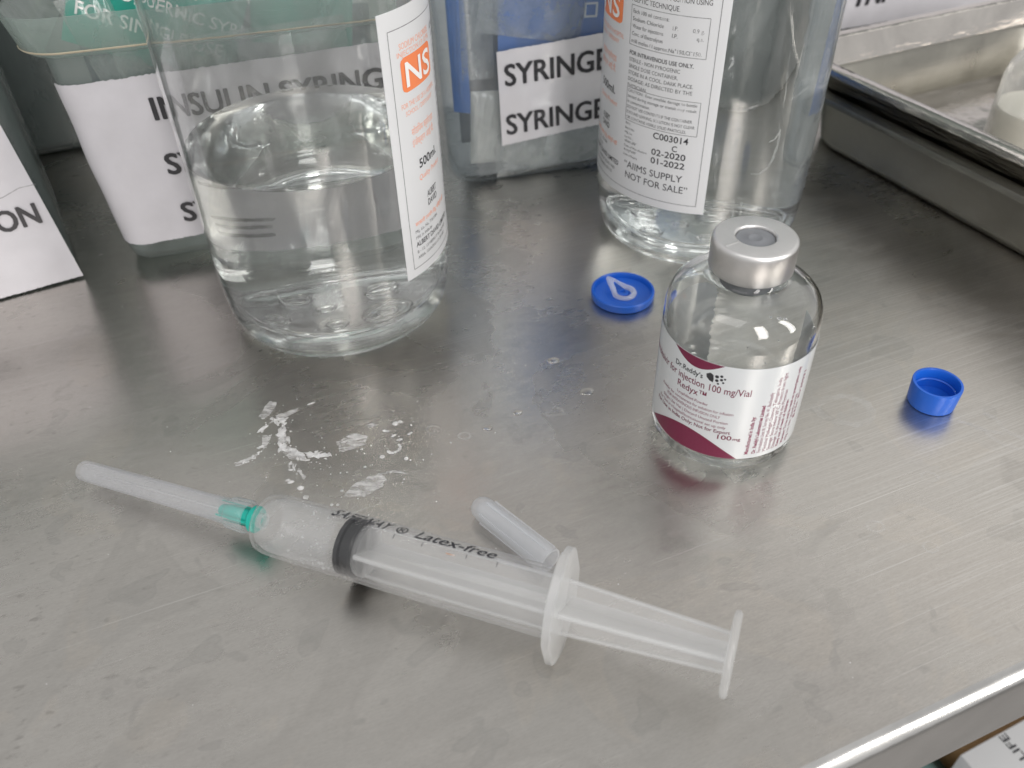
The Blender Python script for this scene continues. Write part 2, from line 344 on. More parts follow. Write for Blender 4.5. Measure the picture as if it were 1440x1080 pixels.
# ================================================================== saline bottles
def bottle(label, loc, az, level, az0, scuffs):
    t = thing('saline_bottle', label, 'bottle', loc, 0, 'saline bottles')
    r = 3.82
    outp = [(0, .42), (1.5, .40), (2.35, .30), (2.6, .14), (2.9, .03), (3.05, .0), (3.25, .02), (3.45, .13), (3.61, .38), (3.71, .8), (3.78, 1.4), (3.81, 2.1), (r, 2.8),
            (r, 6), (r, 9.5), (r, 12.6), (3.74, 13.3), (3.45, 14.1), (2.9, 14.8), (2.2, 15.4), (1.6, 15.8), (1.35, 16.2), (1.3, 17.4)]
    w = .07
    inp = [(1.19, 17.4), (1.24, 16.2), (1.5, 15.7), (2.1, 15.28), (2.8, 14.7), (3.34, 14.02), (3.63, 13.25), (r-w, 12.6), (r-w, 9.5), (r-w, 6),
           (r-w, 2.8), (3.72, 2.1), (3.66, 1.45), (3.58, .88), (3.46, .52), (3.28, .32), (3.0, .22), (2.75, .25), (2.5, .42), (2.2, .5), (1.5, .52), (0, .54)]
    b = MB().lathe(outp+inp, 128)
    b.build('bottle_wall', M['bottle'], t, smooth=60)
    # water laps 0.2 mm into the wall so the two surfaces optically join
    e = .018
    wp = [(0, .52), (1.5, .50), (2.2, .48), (2.5, .40), (2.75, .23), (3.0, .20), (3.29, .30), (3.475, .51), (3.597, .87), (3.678, 1.45), (3.738, 2.1), (r-w+e, 2.8)]
    if level < 12: wp += [(r-w+e, level+.10), (r-w-.04, level+.07), (r-w-.16, level+.01), (3.2, level), (1.6, level), (0, level)]
    else: wp += [(r-w+e, 6), (r-w+e, 9.5), (r-w+e, 12.6), (3.65, 13.25), (3.2, 14.1), (0, 14.1)]
    MB().lathe(wp, 128).build('water', M['water'], t, smooth=40)
    # embossed marks on the base
    mb = MB()
    ring = lambda cx, cyy, R_, rr: mb.rings([[(cx+(R_+rr*cos(2*pi*k/6))*cos(2*pi*j/40), cyy+(R_+rr*cos(2*pi*k/6))*sin(2*pi*j/40), .56+rr*.9*sin(2*pi*k/6)) for k in range(6)] for j in range(40)], closed=True)
    ring(1.35, -.9, .62, .10); ring(0, 0, 2.35, .10); ring(1.35, -.9, .25, .07); ring(-1.2, .6, .3, .07); ring(.1, -1.5, .25, .07); ring(-1.5, -1.0, .3, .07); ring(.7, .9, .35, .08); ring(-.4, -.2, .2, .06)
    tag(mb.build('embossed_mark', M['emboss'], t), kind='stuff')
    mb = MB()
    def scuff(pts, q):
        c_ = [Vector(((r+.004)*sin(az0+R(a)), -(r+.004)*cos(az0+R(a)), z)) for a, z in pts]
        lo_ = []
        for i, P_ in enumerate(c_):
            tg = (c_[min(i+1, len(c_)-1)]-c_[max(i-1, 0)]).normalized(); nr = Vector((P_.x, P_.y, 0)).normalized(); sd = tg.cross(nr)
            qq = q*sin(pi*(i+.4)/(len(c_)-.2))
            lo_.append([P_+nr*(.35*qq*sin(k*pi/3))+sd*(qq*cos(k*pi/3)) for k in range(6)])
        mb.rings(lo_)
    for pts, q in scuffs: scuff(pts, q)
    tag(mb.build('scuff', M['scuff'], t), kind='stuff')
    # label: 6 cm wide, wraps the wall; s runs round the bottle from its left edge
    rl = r+.012
    def P(off):
        return lambda s, z: ((rl+off)*sin(az+s/r), -(rl+off)*cos(az+s/r), z)
    lab = MB().grid(lambda u, v: P(.012)(6.0*u, 2.38+7.75*v), 60, 4)
    lab.grid(lambda u, v: P(0)(6.0*(1-u), 2.38+7.75*v), 60, 4)
    lo = lab.build('label', M['label'], t, smooth=30)
    p = P(.017); p2 = P(.037)
    k = MB()
    lines(k, [(.30, 2.66), (5.72, 2.66), (5.72, 9.66), (.30, 9.66)], .022, p, True)
    B1 = [(2.78, 7.53), (5.45, 7.53), (5.45, 8.70), (2.78, 8.70)]; lines(k, B1, .018, p, True)
    B2 = [(2.82, 5.10), (5.47, 5.10), (5.47, 6.20), (2.82, 6.20)]; lines(k, B2, .018, p, True)
    k.build('border', M['ink_grey'], lo, smooth=0)
    k = MB()
    T = lambda b, s, z, h, w=None, **q: text(k, b, s, z, h, p, w, **q)
    T('500ml.', 1.02, 5.70, .26, 1.12, bold=.015)
    for i, wd in enumerate(('ALBERT', 'DAVID')): T(wd, 1.28, 4.66-i*.27, .2, .60, bold=.01)
    T('ALBERT DAVID LIMITED', .50, 3.34, .16, 2.1, bold=.012)
    T('C003014', 4.03, 4.80, .21, 1.20, bold=.012); T('C', 4.72, 4.50, .19, bold=.012)
    T('02-2020', 4.02, 4.24, .21, 1.18, bold=.012); T('01-2022', 4.02, 3.94, .21, 1.18, bold=.012)
    T('\u201cAIIMS SUPPLY', 2.92, 3.46, .24, 2.25); T('NOT FOR SALE\u201d', 3.0, 3.08, .24, 2.38)
    T('FOR INTRAVENOUS USE ONLY.', 2.82, 7.23, .125, 2.3, bold=.012)
    k.build('lettering', M['ink'], lo, smooth=0)
    k = MB()
    T('ADMINISTER IN ANY POSITION USING', 2.6, 9.06, .15, 2.85); T('ASEPTIC TECHNIQUE.', 2.78, 8.80, .15, 1.75)
    for i, (a, b_, c) in enumerate((('Each 100 ml contains:', '', ''), ('Sodium Chloride', 'I.P.', '0.9 g.'), ('Water for injections', 'I.P.', 'q.s.'), ('Conc. of Electrolytes', '', ''))):
        z = 8.48-i*.22
        T(a, 2.86, z, .115, 1.2 if i else 1.35)
        if b_: T(b_, 4.35, z, .115); T(c, 5.32, z, .115, align='R')
    T('milli moles / l approx.Na\u207a150,Cl\u207b150.', 2.86, 7.60, .115, 2.45)
    for i, (b_, w) in enumerate((('STERILE - NON PYROGENIC', 1.9), ('SINGLE DOSE CONTAINER.', 1.85), ('STORE IN A COOL, DARK PLACE.', 2.35), ('DOSAGE: AS DIRECTED BY THE', 2.35), ('PHYSICIAN', .78))):
        T(b_, 2.82, 7.02-i*.205, .118, w)
    for i, (b_, w) in enumerate((('CAUTION : Even invisible damage to bottle', 2.5), ('caused during storage or transit may result', 2.5), ('in contamination.', .95), ('DO NOT USE CONTENTS IF THE CONTAINER', 2.4), ('IS FOUND LEAKING, SOLUTION IS NOT CLEAR', 2.5), ('OR CONTAINS VISIBLE SOLID PARTICLES.', 2.25))):
        T(b_, 2.87, 6.05-i*.178, .098, w)
    for i, b_ in enumerate(('\u092c\u0948\u091a \u0928\u0902.', 'Batch No.', 'Mfg. Lic.', 'Lot No. :', '\u0928\u093f\u0930\u094d\u092e\u093e\u0923 \u0924\u093f\u0925\u093f', 'Date of Manufacture', '\u0938\u092e\u093e\u092a\u094d\u0924\u093f \u0924\u093f\u0925\u093f', 'Date of Expiry')):
        T(b_, 2.85, 4.95-i*.155, .075, None if i not in (5,) else 1.0)
    T('Mfg. Lic. No. 776/1984', .52, 3.80, .1, 1.25); T('Mfd. in India by', .52, 3.60, .1, .85)
    T('B - 12, 13 MEERUT ROAD IND.', .52, 3.12, .1, 1.9); T('AREA, GHAZIABAD-201003', .52, 2.92, .1, 1.7)
    k.build('lettering', M['ink_worn'], lo, smooth=0)
    k = MB()
    T('SODIUM CHLORIDE', .66, 9.12, .16, 1.65); T('INJECTION I.P. 0.9%', .55, 8.84+.10, .13, 1.8)
    T('FOR THE USE OF A HOSPITAL', .52, 7.58, .14, 1.95); T('SCHOOL / DISPENSARY', .66, 7.36, .13, 1.55)
    T('\u0938\u094b\u0921\u093f\u092f\u092e \u0915\u094d\u0932\u094b\u0930\u093e\u0907\u0921', .82, 6.75, .19, 1.3); T('\u0907\u0902\u091c\u0947\u0915\u094d\u0936\u0928 \u0906\u0908.\u092a\u0940.', .80, 6.42, .19, 1.3)
    T('Quality Product', .95, 5.34, .16, 1.35, shear=.2); T('\u0938\u0930\u0915\u093e\u0930\u0940 \u0909\u092a\u092f\u094b\u0917 \u0939\u0947\u0924\u0941, \u092c\u093f\u0915\u094d\u0930\u0940 \u0928\u0939\u0940\u0902', .55, 4.02, .12, 1.9, bold=.012)
    k.build('lettering', M['orange_light'], lo, smooth=0)
    k = MB(); rect_print(k, .64, 2.34, 7.98, 8.90, P(.019), .16); k.build('logo_block', M['orange'], lo, smooth=0)
    k = MB(); text(k, 'NS', .80, 8.12, .64, p2, 1.38, bold=.012); k.build('lettering', M['white_ink'], lo, smooth=0)
    return t
bottle('half empty clear saline bottle, its water surface showing and its label turned to the right', (-5.817, 24.085, 0), R(45.5), 5.98, R(14), [([(-30, 3.0), (-29, 2.6), (-26, 2.3)], .03), ([(5+3*i, 1.6+.1*sin(2*i)) for i in range(7)], .03), ([(-22+3*i, 1.1) for i in range(5)], .03)])
bottle('full clear saline bottle whose label reads not for sale, behind the small vial', (7.281, 28.704, 0), R(-99.8), 14, 0, [([(22, 5.4), (23.5, 5.0), (23.3, 4.6), (22, 4.2), (20, 3.95), (16, 3.75), (11, 3.82)], .05), ([(24, 5.2), (21, 4.9), (18, 4.85)], .03), ([(20.3, 7.6), (21, 7.0), (22.2, 6.4), (22.4, 5.9)], .02), ([(24+3*i, 6.1+.06*i) for i in range(6)], .02), ([(2+2*i, 6.0+.04*i) for i in range(5)], .02), ([(5, 2.9), (5.4, 2.3), (5.2, 1.9)], .03), ([(9, 2.8), (9.2, 2.2)], .03), ([(-2+4*i, 2.15-.03*i) for i in range(10)], .03), ([(40+3*i, 3.0+.2*i) for i in range(5)], .02)])

# ================================================================== glass vial
vt = thing('medicine_vial', 'small empty clear glass vial with a silver crimped cap and a white and maroon label', 'vial', (5.95, 17.283, 0))
r = 1.968
outp = [(0, .14), (1.2, .12), (1.6, .03), (1.77, 0), (1.885, .05), (1.945, .16), (r, .38), (r, 3.75), (1.956, 4.08), (1.905, 4.36), (1.80, 4.58), (1.62, 4.76), (1.37, 4.89), (1.12, 4.96), (.95, 5.01), (.87, 5.09), (.85, 5.22), (.85, 5.48), (1.0, 5.5), (1.0, 5.78)]
inp = [(.62, 5.78), (.62, 5.15), (.70, 4.99), (.86, 4.90), (1.1, 4.845), (1.32, 4.78), (1.54, 4.66), (1.70, 4.5), (1.80, 4.30), (1.85, 4.05), (1.862, 3.75), (1.862, .5), (1.80, .34), (1.6, .27), (0, .24)]
MB().lathe(outp+inp, 128).build('glass_body', M['glass'], vt, smooth=60)
Z = -.475
cap = [(.93, 5.74), (.99, 5.74), (1.03, 5.80), (1.035, 6.40), (1.03, 6.47), (1.015, 6.525), (.985, 6.558), (.95, 6.572), (.93, 6.575), (.54, 6.575), (.52, 6.575), (.495, 6.563), (.48, 6.53), (.475, 6.46), (.93, 6.46), (.93, 5.74)]
MB().lathe([(q, z+Z+(-.03 if z < 5.9 else 0)) for q, z in cap], 96).build('crimp_cap', M['alu'], vt, smooth=50)
mb = MB()
for a in (-62,):
    d_ = Vector((sin(R(a)), -cos(R(a)), 0)); e_ = Vector((-d_.y, d_.x, 0))
    mb.rings([[d_*q+e_*x+Vector((0, 0, 6.100+z)) for x, z in ((-.035, 0), (-.015, .012), (.015, .012), (.035, 0))] for q in (.56, .70, .85, .94)], cap0=True, cap1=True)
mb.build('score_line', M['alu'], vt)
mb = MB(); mb.lathe([(q, z+Z) for q, z in [(0, 6.50), (.13, 6.50), (.15, 6.515), (.19, 6.515), (.21, 6.50), (.46, 6.50), (.47, 6.47), (.47, 6.40), (.98, 6.40), (.98, 6.265), (.605, 6.26), (.60, 5.28), (.55, 5.20), (.38, 5.20), (.38, 6.0), (0, 6.0)]], 64)
mb.build('rubber_stopper', M['rubber_grey'], vt, smooth=40)
rl = r+.006
def VP(off): return lambda s, z: ((rl+off)*sin(s/r), -(rl+off)*cos(s/r), z)
s0, s1 = R(-176)*r, R(101)*r
mb = MB()
rag = [random.uniform(-.05, .05) for _ in range(41)]
mb.grid(lambda u, v: VP(.010)(s0+(s1-s0)*u+(rag[int(v*40)] if u == 0 else 0), .50+3.07*v), 120, 40)
mb.grid(lambda u, v: VP(0)(s1+(s0-s1)*u+(rag[int(v*40)] if u == 1 else 0), .50+3.07*v), 120, 40)
vl = mb.build('label', M['vlabel'], vt, smooth=30)
p = VP(.014)
k = MB()      # maroon bands: a bowl-shaped arc at the top edge and a lens at the bottom
def lens(sa, za, sb, zb, bulge_up, bulge_dn, n=28, ztop=None):
    vs = []; fs = []
    for i in range(n+1):
        u = i/n; q = sin(pi*u); s = sa+(sb-sa)*u; z = za+(zb-za)*u
        a, b_ = z+bulge_up*q, z-bulge_dn*q
        if ztop: a = min(a, ztop)
        vs += [p(s, max(a, .505)), p(s, max(b_, .505))]
    for i in range(n): fs.append((2*i, 2*i+1, 2*i+3, 2*i+2))
    k.add(vs, fs)
lens(-2.22, 3.565, -.78, 3.565, 0, .31); k.build('printed_band', M['maroon'], vl, smooth=0)
k = MB(); lens(-2.93, .60, -.08, .51, .68, .07); k.build('printed_band', M['maroon'], vl, smooth=0)
k = MB(); T = lambda b, s, z, h, w=None, **q: text(k, b, s, z, h, p, w, **q)
T('Dr.Reddy\u2019s', -2.13, 3.00, .155, .85, bold=.012)
for c in range(2):      # emblem: a solid petal and a dotted petal
    if c == 0:
        for a in range(1): k.add([p(-1.20, 3.20), p(-1.10, 3.27), p(-1.02, 3.22), p(-1.00, 3.10), p(-1.01, 2.99), p(-1.10, 3.02), p(-1.18, 3.10)], [(0, 1, 2, 3, 4, 5, 6)])
    else:
        for dx, dz, q in ((-.93, 3.20, .05), (-.82, 3.24, .04), (-.92, 3.08, .045), (-.81, 3.13, .04), (-.73, 3.17, .03), (-.88, 2.99, .03), (-.76, 3.05, .03)):
            k.add([p(dx+q*cos(i*pi/4), dz+q*sin(i*pi/4)) for i in range(8)], [tuple(range(8))])
k.build('lettering', M['ink'], vl, smooth=0)
k = MB()
T('Remdesivir for injection 100 mg/Vial', -3.42, 2.70, .215, 3.38, bold=.004)
T('Redyx\u2122', -1.97, 2.40, .20, .86, bold=.004, asp=1)
T('100', -.66, 1.17, .15, .36, bold=.012); T('mg', -.27, 1.17, .10, .2, bold=.015)
T('For Use in India Only; Not for Export', -2.72, 1.37, .115, 2.36, bold=.012)
k.build('lettering', M['maroon'], vl, smooth=0)
k = MB()
for b_, s, z, w in (('Lyophilised Powder', -1.95, 2.18, .92), ('Powder for concentrate for solution for infusion', -2.55, 2.02, 2.18), ('FOR INTRAVENOUS INFUSION ONLY', -2.30, 1.86, 1.62), ('Single Use Vial | Discard Unused Portion', -2.45, 1.70, 1.98), ('For Use in Hospital/Institutional set up only', -2.62, 1.54, 2.12)):
    T(b_, s, z, .092, w)
for b_, s, z0, z1, bo in (('Manufactured in India by:', .20, .66, 2.0, .03), ('Dr. Reddy\u2019s Laboratories Limited', .40, .66, 2.35, .03), ('Formulation Unit III, Survey No. 41, Bachupally', .55, .66, 2.75, 0), ('Medchal Malkajgiri District, Telangana, India', .70, .66, 3.2, 0), ('Storage: Store below 30\u00b0C. Protect from light', .84, .66, 3.3, 0),
                         ('Dosage: As directed by the Physician', .98, .66, 2.7, 0), ('Keep out of reach of children', 1.12, .66, 2.3, .02), ('Warning: To be sold by retail on prescription only', 1.30, .66, 3.3, .02), ('Mfg. Lic. No. 20/MD/AP/98', 1.48, .66, 2.3, 0), ('B.No. RV20031', 1.62, 1.4, 3.0, .01)):
    T(b_, s, z0, .098, z1-z0, bold=bo, rot=pi/2)
k.build('lettering', M['maroon_text'], vl, smooth=0)
mb = MB()
for a, z, q in ((18, 4.62, .05), (10, 4.66, .035), (24, 4.58, .045), (-10, 4.2, .03), (12, 4.3, .022), (45, 4.0, .03), (5, 3.7, .03), (-4, 3.66, .025), (20, 3.75, .03), (48, 4.25, .06)):
    rr = 1.855 if z < 4.06 else 1.79-1.2*(z-4.32)
    mb.lathe([(0, -q*.6), (q*.7, -q*.5), (q, 0), (q*.7, q*.5), (0, q*.6)], 8, tf=lambda v, a=a, z=z, rr=rr: v+Vector((rr*sin(R(a)), -rr*cos(R(a)), z)))
mb.build('clinging_drop', M['drop'], vt)

# ================================================================== blue caps
c1 = thing('flip_off_cap', 'shallow blue plastic cap lying upside down with a clear tear shaped tab inside', 'cap', (3.899, 23.664, 0))
MB().lathe([(0, .02), (1.0, .0), (1.055, .03), (1.08, .09), (1.08, .29), (1.05, .322), (1.0, .322), (.975, .29), (.965, .13), (.90, .10), (.52, .085), (.50, .10), (0, .10)], 96).build('cap_body', M['blue'], c1)
MB().lathe([(.19, .09), (.20, .20), (.17, .225), (.10, .225), (.08, .16), (0, .16)], 40, tf=lambda v: v+Vector((.0, -.02, 0))).build('stud', M['blue'], c1)
mb = MB(); o = []
for i in range(48):
    a = 2*pi*i/48; q = .42; x, y = q*cos(a), q*sin(a)
    d_ = max(0, cos(a-R(137)))**8; o.append((x+.34*d_*cos(R(137)), y+.34*d_*sin(R(137))))
nn = []
for k_, z in ((1, .14), (1.02, .20), (.95, .255), (.78, .265), (.64, .23), (.60, .14)):
    nn.append([(x*k_+.05, y*k_-.03, z+max(0, (-x+y)-.25)*.35) for x, y in o])
mb.rings(nn, closed=True)
mb.build('clear_tab', M['tear'], c1)
c2 = thing('screw_cap', 'deep blue plastic cap standing open side up, right of the vial', 'cap', (12.204, 17.844, 0))
MB().lathe([(0, 0), (.60, 0), (.645, .03), (.655, .08), (.688, .70), (.68, .74), (.615, .745), (.60, .72), (.585, .55), (.57, .12), (0, .10)], 96).build('cap_body', M['blue'], c2)
mb = MB(); mb.lathe([(.572, .45), (.585, .43), (.545, .40), (.575, .37)], 64); mb.build('inner_bead', M['blue'], c2)

# ================================================================== syringe
A = Vector((-11.57, 15.62, .50)); B = Vector((4.22, 9.06, 1.39))
def ray_fix(): pass
AX = (B-A).normalized(); D = Vector((0, 0, 1)).cross(AX).normalized(); V = AX.cross(D)     # D points away from the camera, V up
sy = thing('syringe', 'used plastic syringe with black stopper, capped green needle and white plunger lying across the foreground', 'syringe', (A.x, A.y, 0))
base = Vector((A.x, A.y, 0))
def SYR(t, ang, q): return A+AX*t+D*(q*sin(ang))+V*(q*cos(ang))-base
def srev(mb, prof, n=64):
    """revolve (t, r) about the syringe axis"""
    return mb.lathe([(q, t) for t, q in prof], n, tf=lambda v: A+AX*v.z+D*v.x+V*v.y-base)
br = .77
barrel = [(5.82, .20), (5.84, .50), (5.88, .62), (5.97, .70), (6.15, .745), (6.4, br-.01), (7, br), (13.5, br), (13.5, br-.075), (7, br-.075), (6.2, .66), (6.0, .58), (5.95, .20)]
bo = srev(MB(), barrel, 80).build('barrel', M['pp'], sy, smooth=40)
# powder clinging inside
mb = MB(); mb.grid(lambda u, v: SYR(5.98+2.12*u, R(-180+360*v), br-.09-.12*max(0, 1-u*6)**2), 16, 48); mb.build('powder_coating', M['powder_film'], bo)
mb = MB(); rq = random.Random(5)
for i in range(80):
    t_ = 8.05-abs(rq.gauss(0, .6)); a_ = rq.uniform(-2.6, 1.0); q_ = rq.choice((.008, .012, .016, .022, .034)); c_ = SYR(t_, a_, br-.10)
    if t_ > 6.2: mb.lathe([(0, -q_), (q_, -.3*q_), (q_*.8, .5*q_), (0, q_*.9)], 6, tf=lambda v: v+c_)
tag(mb.build('powder_grain', M['powder_dry'], bo), kind='stuff')
roll_a = R(27)
T_ = (D*sin(roll_a)+V*cos(roll_a)); W_ = (D*cos(roll_a)-V*sin(roll_a))
hexa = [(1.30, .22), (1.22, .40), (.55, .90), (.30, .94), (-.30, .94), (-.55, .90), (-1.22, .40), (-1.30, .22), (-1.30, -.22), (-1.22, -.40), (-.55, -.90), (-.30, -.94), (.30, -.94), (.55, -.90), (1.22, -.40), (1.30, -.22)]
def hexl(t, k_): return [A+AX*t+T_*(a*k_)+W_*(b*k_)-base for a, b in hexa]
mb = MB(); mb.rings([hexl(13.42, .96), hexl(13.45, 1), hexl(13.60, 1), hexl(13.63, .96)]); mb.build('finger_flange', M['pp_dense'], bo, smooth=30)
mb = MB(); srev(mb, [(5.55, .17), (5.86, .20), (5.86, .15), (5.55, .12)], 32); mb.build('luer_tip', M['pp_dense'], bo)
k = MB(); tx = lambda off: (lambda s, z: SYR(s, R(52)+z/br, br+off))
fn = lambda s, z: tuple(SYR(s, R(13)+z/br, br+.005))
text(k, 'SAFEWAY', 7.82, 0, .33, fn, 1.5, bold=.014, shear=.25); text(k, 'Latex-free', 10.0, 0, .31, fn, 1.95, bold=.014, shear=.25)
text(k, '\u00ae', 9.5, 0, .28, fn, .28, bold=.014)
k.build('lettering', M['ink'], bo, smooth=0)
k = MB()
for i in (1, 3, 6, 8): lines(k, [(9.2+i*.36, -.06), (9.22+i*.36, -.20)], .018, fn)
k.build('graduation', M['ink_worn'], bo, smooth=0)
mb = MB(); lines(mb, [(10.9, -.20), (11.12, -.20)], .03, fn); mb.build('graduation', M['rust'], bo, smooth=0)
mb = MB(); srev(mb, [(8.14, 0), (8.20, .55), (8.22, .66), (8.24, .694), (8.34, .694), (8.37, .63), (8.49, .63), (8.52, .694), (8.62, .694), (8.66, .64), (8.68, 0)], 64)
mb.build('stopper', M['rubber_black'], sy, smooth=30)
mb = MB()
pr = roll_a+R(8)
for a in (0, pi/2):
    e1 = D*sin(pr+a)+V*cos(pr+a); e2 = D*cos(pr+a)-V*sin(pr+a)
    lo_ = []
    for t, hw in ((8.72, .60), (9.2, .62), (13.6, .60), (17.08, .42)):
        lo_.append([A+AX*t+e1*(hw*x)+e2*(.05*y)-base for x, y in ((1, .7), (1.02, 0), (1, -.7), (.3, -1), (-.3, -1), (-1, -.7), (-1.02, 0), (-1, .7), (-.3, 1), (.3, 1))])
    mb.rings(lo_)
mb.cur = 1
for a in range(4):
    e1 = D*sin(pr+a*pi/2)+V*cos(pr+a*pi/2); e2 = D*cos(pr+a*pi/2)-V*sin(pr+a*pi/2)
    mb.rings([[A+AX*t+e1*(hw+.045*cos(k*pi/4))+e2*(.062*sin(k*pi/4))-base for k in range(8)] for t, hw in ((8.74, .60), (9.2, .62), (13.6, .60), (17.07, .42))])
mb.cur = 0
srev(mb, [(8.66, 0), (8.66, .60), (8.72, .62), (8.80, .62), (8.82, 0)], 40)
po = mb.build('plunger', [M['pp_rod'], M['pp_dense']], sy, smooth=30)
mb = MB(); srev(mb, [(17.06, 0), (17.06, .80), (17.08, .86), (17.13, .89), (17.18, .88), (17.22, .82), (17.22, 0)], 64); mb.build('thumb_rest', M['pp_dense'], po, smooth=50)
mb = MB(); srev(mb, [(4.55, .11), (4.6, .15), (4.9, .20), (5.50, .215), (5.52, .30), (5.56, .335), (5.66, .335), (5.70, .29), (5.70, .22), (5.72, .12), (4.55, .11)], 40)
for i in range(4):
    a = i*pi/2+.4
    mb.grid(lambda u, v: SYR(4.6+.88*u, a+(v-.5)*.2, .27), 2, 1)
ho = mb.build('needle_hub', M['green_hub'], sy, smooth=40)
mb = MB(); srev(mb, [(0, 0), (0, .20), (.02, .25), (.07, .275), (.5, .28), (4.2, .31), (4.85, .335), (4.88, .385), (4.93, .405), (5.38, .42), (5.42, .40), (5.42, .35), (4.95, .335), (4.8, .285), (.3, .235), (.12, .20), (.10, 0)], 48)
mb.build('needle_cap', M['pp_cap'], sy, smooth=40)
mb = MB(); srev(mb, [(.45, 0), (.5, .028), (4.6, .028), (4.6, 0)], 12); mb.build('needle', M['alu'], sy)

# loose sheath behind the flange
sp = thing('needle_sheath', 'loose milky plastic needle sheath with a rounded end, lying behind the syringe flange', 'sheath', (-1.02, 14.18, 0))
du = Vector((1.53, -1.62, 0)).normalized(); dn = Vector((-du.y, du.x, 0))
tfS = lambda v: du*v.z+dn*v.x+Vector((0, 0, .34+v.y))
MB().lathe([(0, -.02), (.12, -.01), (.22, .06), (.29, .18), (.315, .36), (.335, 2.4), (.335, 2.62), (.28, 2.62), (.26, .4), (.18, .22), (0, .14)], 48, tf=tfS).build('sheath_tube', M['pp_spare'], sp, smooth=50)
mb = MB()
for a in range(0, 360, 60):
    mb.box(-.02, .02, .31, .355, .45, 2.5, tf=lambda v, a=a: tfS(Matrix.Rotation(R(a), 4, 'Z') @ v))
mb.build('grip_rib', M['pp_spare'], sp, smooth=0)

# ================================================================== storage tubs with paper labels
def tub(label, P0, yaw, w, d, h, flare, mat, lip=True, lipz=None, rad=1.0, wave=.013):
    t = thing('storage_container', label, 'container', (P0[0], P0[1], 0), yaw, 'labelled storage containers')
    lz = lipz or h; cx, cyy = w/2, d/2
    def L(z, e=0): g = flare*z+e; return rrect(w/2+g, d/2+g, max(.2, rad+e), z, 8, cx, cyy)
    th = .10; lo_ = [L(.0, -.45), L(.06, -.2), L(.22, -.05), L(.5), L(lz)]
    inn = [L(lz, -th), L(.5, -th), L(.3, -.2), L(.16, -.5)]
    mb = MB(); n = len(lo_[0])
    mb.rings(lo_+inn, cap0=True, cap1=True)
    mb.build('tub_wall', mat, t, smooth=50)
    if lip:
        a = [L(lz-.02, .0), L(lz+.06, .35), L(lz+.22, .55), L(h, .75), L(h+.05, .72), L(h, .62), L(lz+.24, .42), L(lz+.12, .2), L(lz+.03, -th)]
        mb = MB(); mb.rings(a, cap0=False, cap1=False, closed=True); mb.build('tub_lip', M['tub_lip'], t, smooth=60)
        a = [L(lz+.235, .57), L(lz+.28, .60), L(lz+.30, .585), L(lz+.28, .57)]
        mb = MB(); mb.rings(a, cap0=False, cap1=False, closed=True); mb.build('lip_edge', M['lip_edge'], t, smooth=60)
    def F(off):
        def f(s, z, off=off):
            g = flare*z
            if off > .025: off += wave*(2+sin(1.9*s+1.3*z+w)+.7*sin(3.7*s-2.9*z+2*w)+1.6*abs(sin(.55*s+.9*z+w))+1.2*abs(sin(.8*s-.5*z+1.3)))
            if s >= rad-g: return (s, -g-off, z)
            th_ = min(pi/2, (rad-g-s)/rad); q = rad+off
            return (-g+rad-q*sin(th_), -g+rad-q*cos(th_), z)
        return f
    return t, F
def heavy(mb, body, s, t, h, F, w, wt=.022, **q):
    for i, (a, b_) in enumerate(((0, 0), (-1, -.4), (1, .4), (-1, .5), (1, -.5), (0, .8), (0, -.8))):
        text(mb, body, s+a*wt, t+b_*wt, h, F(.085+.0012*i), w, **q)
def paper(t, F, quad, mat, wob=.012, n=110, name='paper_label', th=.02):
    """quad: bottom-left, bottom-right, top-right, top-left in front-face coordinates; torn, slightly wavy edges"""
    bl, br_, tr, tl = [Vector(q) for q in quad]
    jt = [random.uniform(-wob, wob) for _ in range(n+1)]; jb = [random.uniform(-wob, wob) for _ in range(n+1)]
    def fn(off, fl_=False):
        def g(u, v):
            uu = 1-u if fl_ else u
            q = (bl*(1-uu)+br_*uu)*(1-v)+(tl*(1-uu)+tr*uu)*v
            i = int(round(uu*n)); z = q.y+(jt[i] if v == 1 else 0)+(jb[i] if v == 0 else 0)
            return F(off)(q.x, z)
        return g
    mb = MB(); mb.grid(fn(.03+th), n, 48); mb.grid(fn(.03, True), n, 48)
    return mb.build(name, mat, t, smooth=30)
# --- tub with the word ending ON, far left
t1, F1 = tub('grey plastic container at the left edge, its torn paper label ending in ON', (-15.6-9*cos(R(29)), 26.0-9*sin(R(29))), R(29), 9, 8, 10.5, .0, M['tub_dark'], False)
W1 = 9
po = paper(t1, F1, ((0, .0), (W1+.02, .10), (W1-.55, 6.6), (0, 6.4)), M['paper'], .014)
k = MB(); fn = lambda s, z: F1(.056)(s, z)
heavy(k, 'INJECTION', W1-.52, 2.46, .74, F1, 4.3, .026, align='R', rot=.02); k.build('lettering', M['ink'], po, smooth=0)
k = MB(); lines(k, [(W1-2.5, 3.45), (W1-1.3, 3.62), (W1-.75, 3.80), (W1-.24, 3.80)], .022, fn); k.build('crease', M['ink_grey'], po, smooth=0)
t5, F5 = tub('added dark grey box farther back, darkening the gap between the two left containers', (-28, 33.5), R(22), 13, 10, 15, .0, M['tub_dark'], False)  # added box, darkens the gap and its mirror image in the steel
MB().box(.4, 12.6, .4, 9.6, .3, 13.5).build('added_dark_block', M['slate_print'], t5, bevel=.3)  # solid dark filling so the added box blocks the bright background
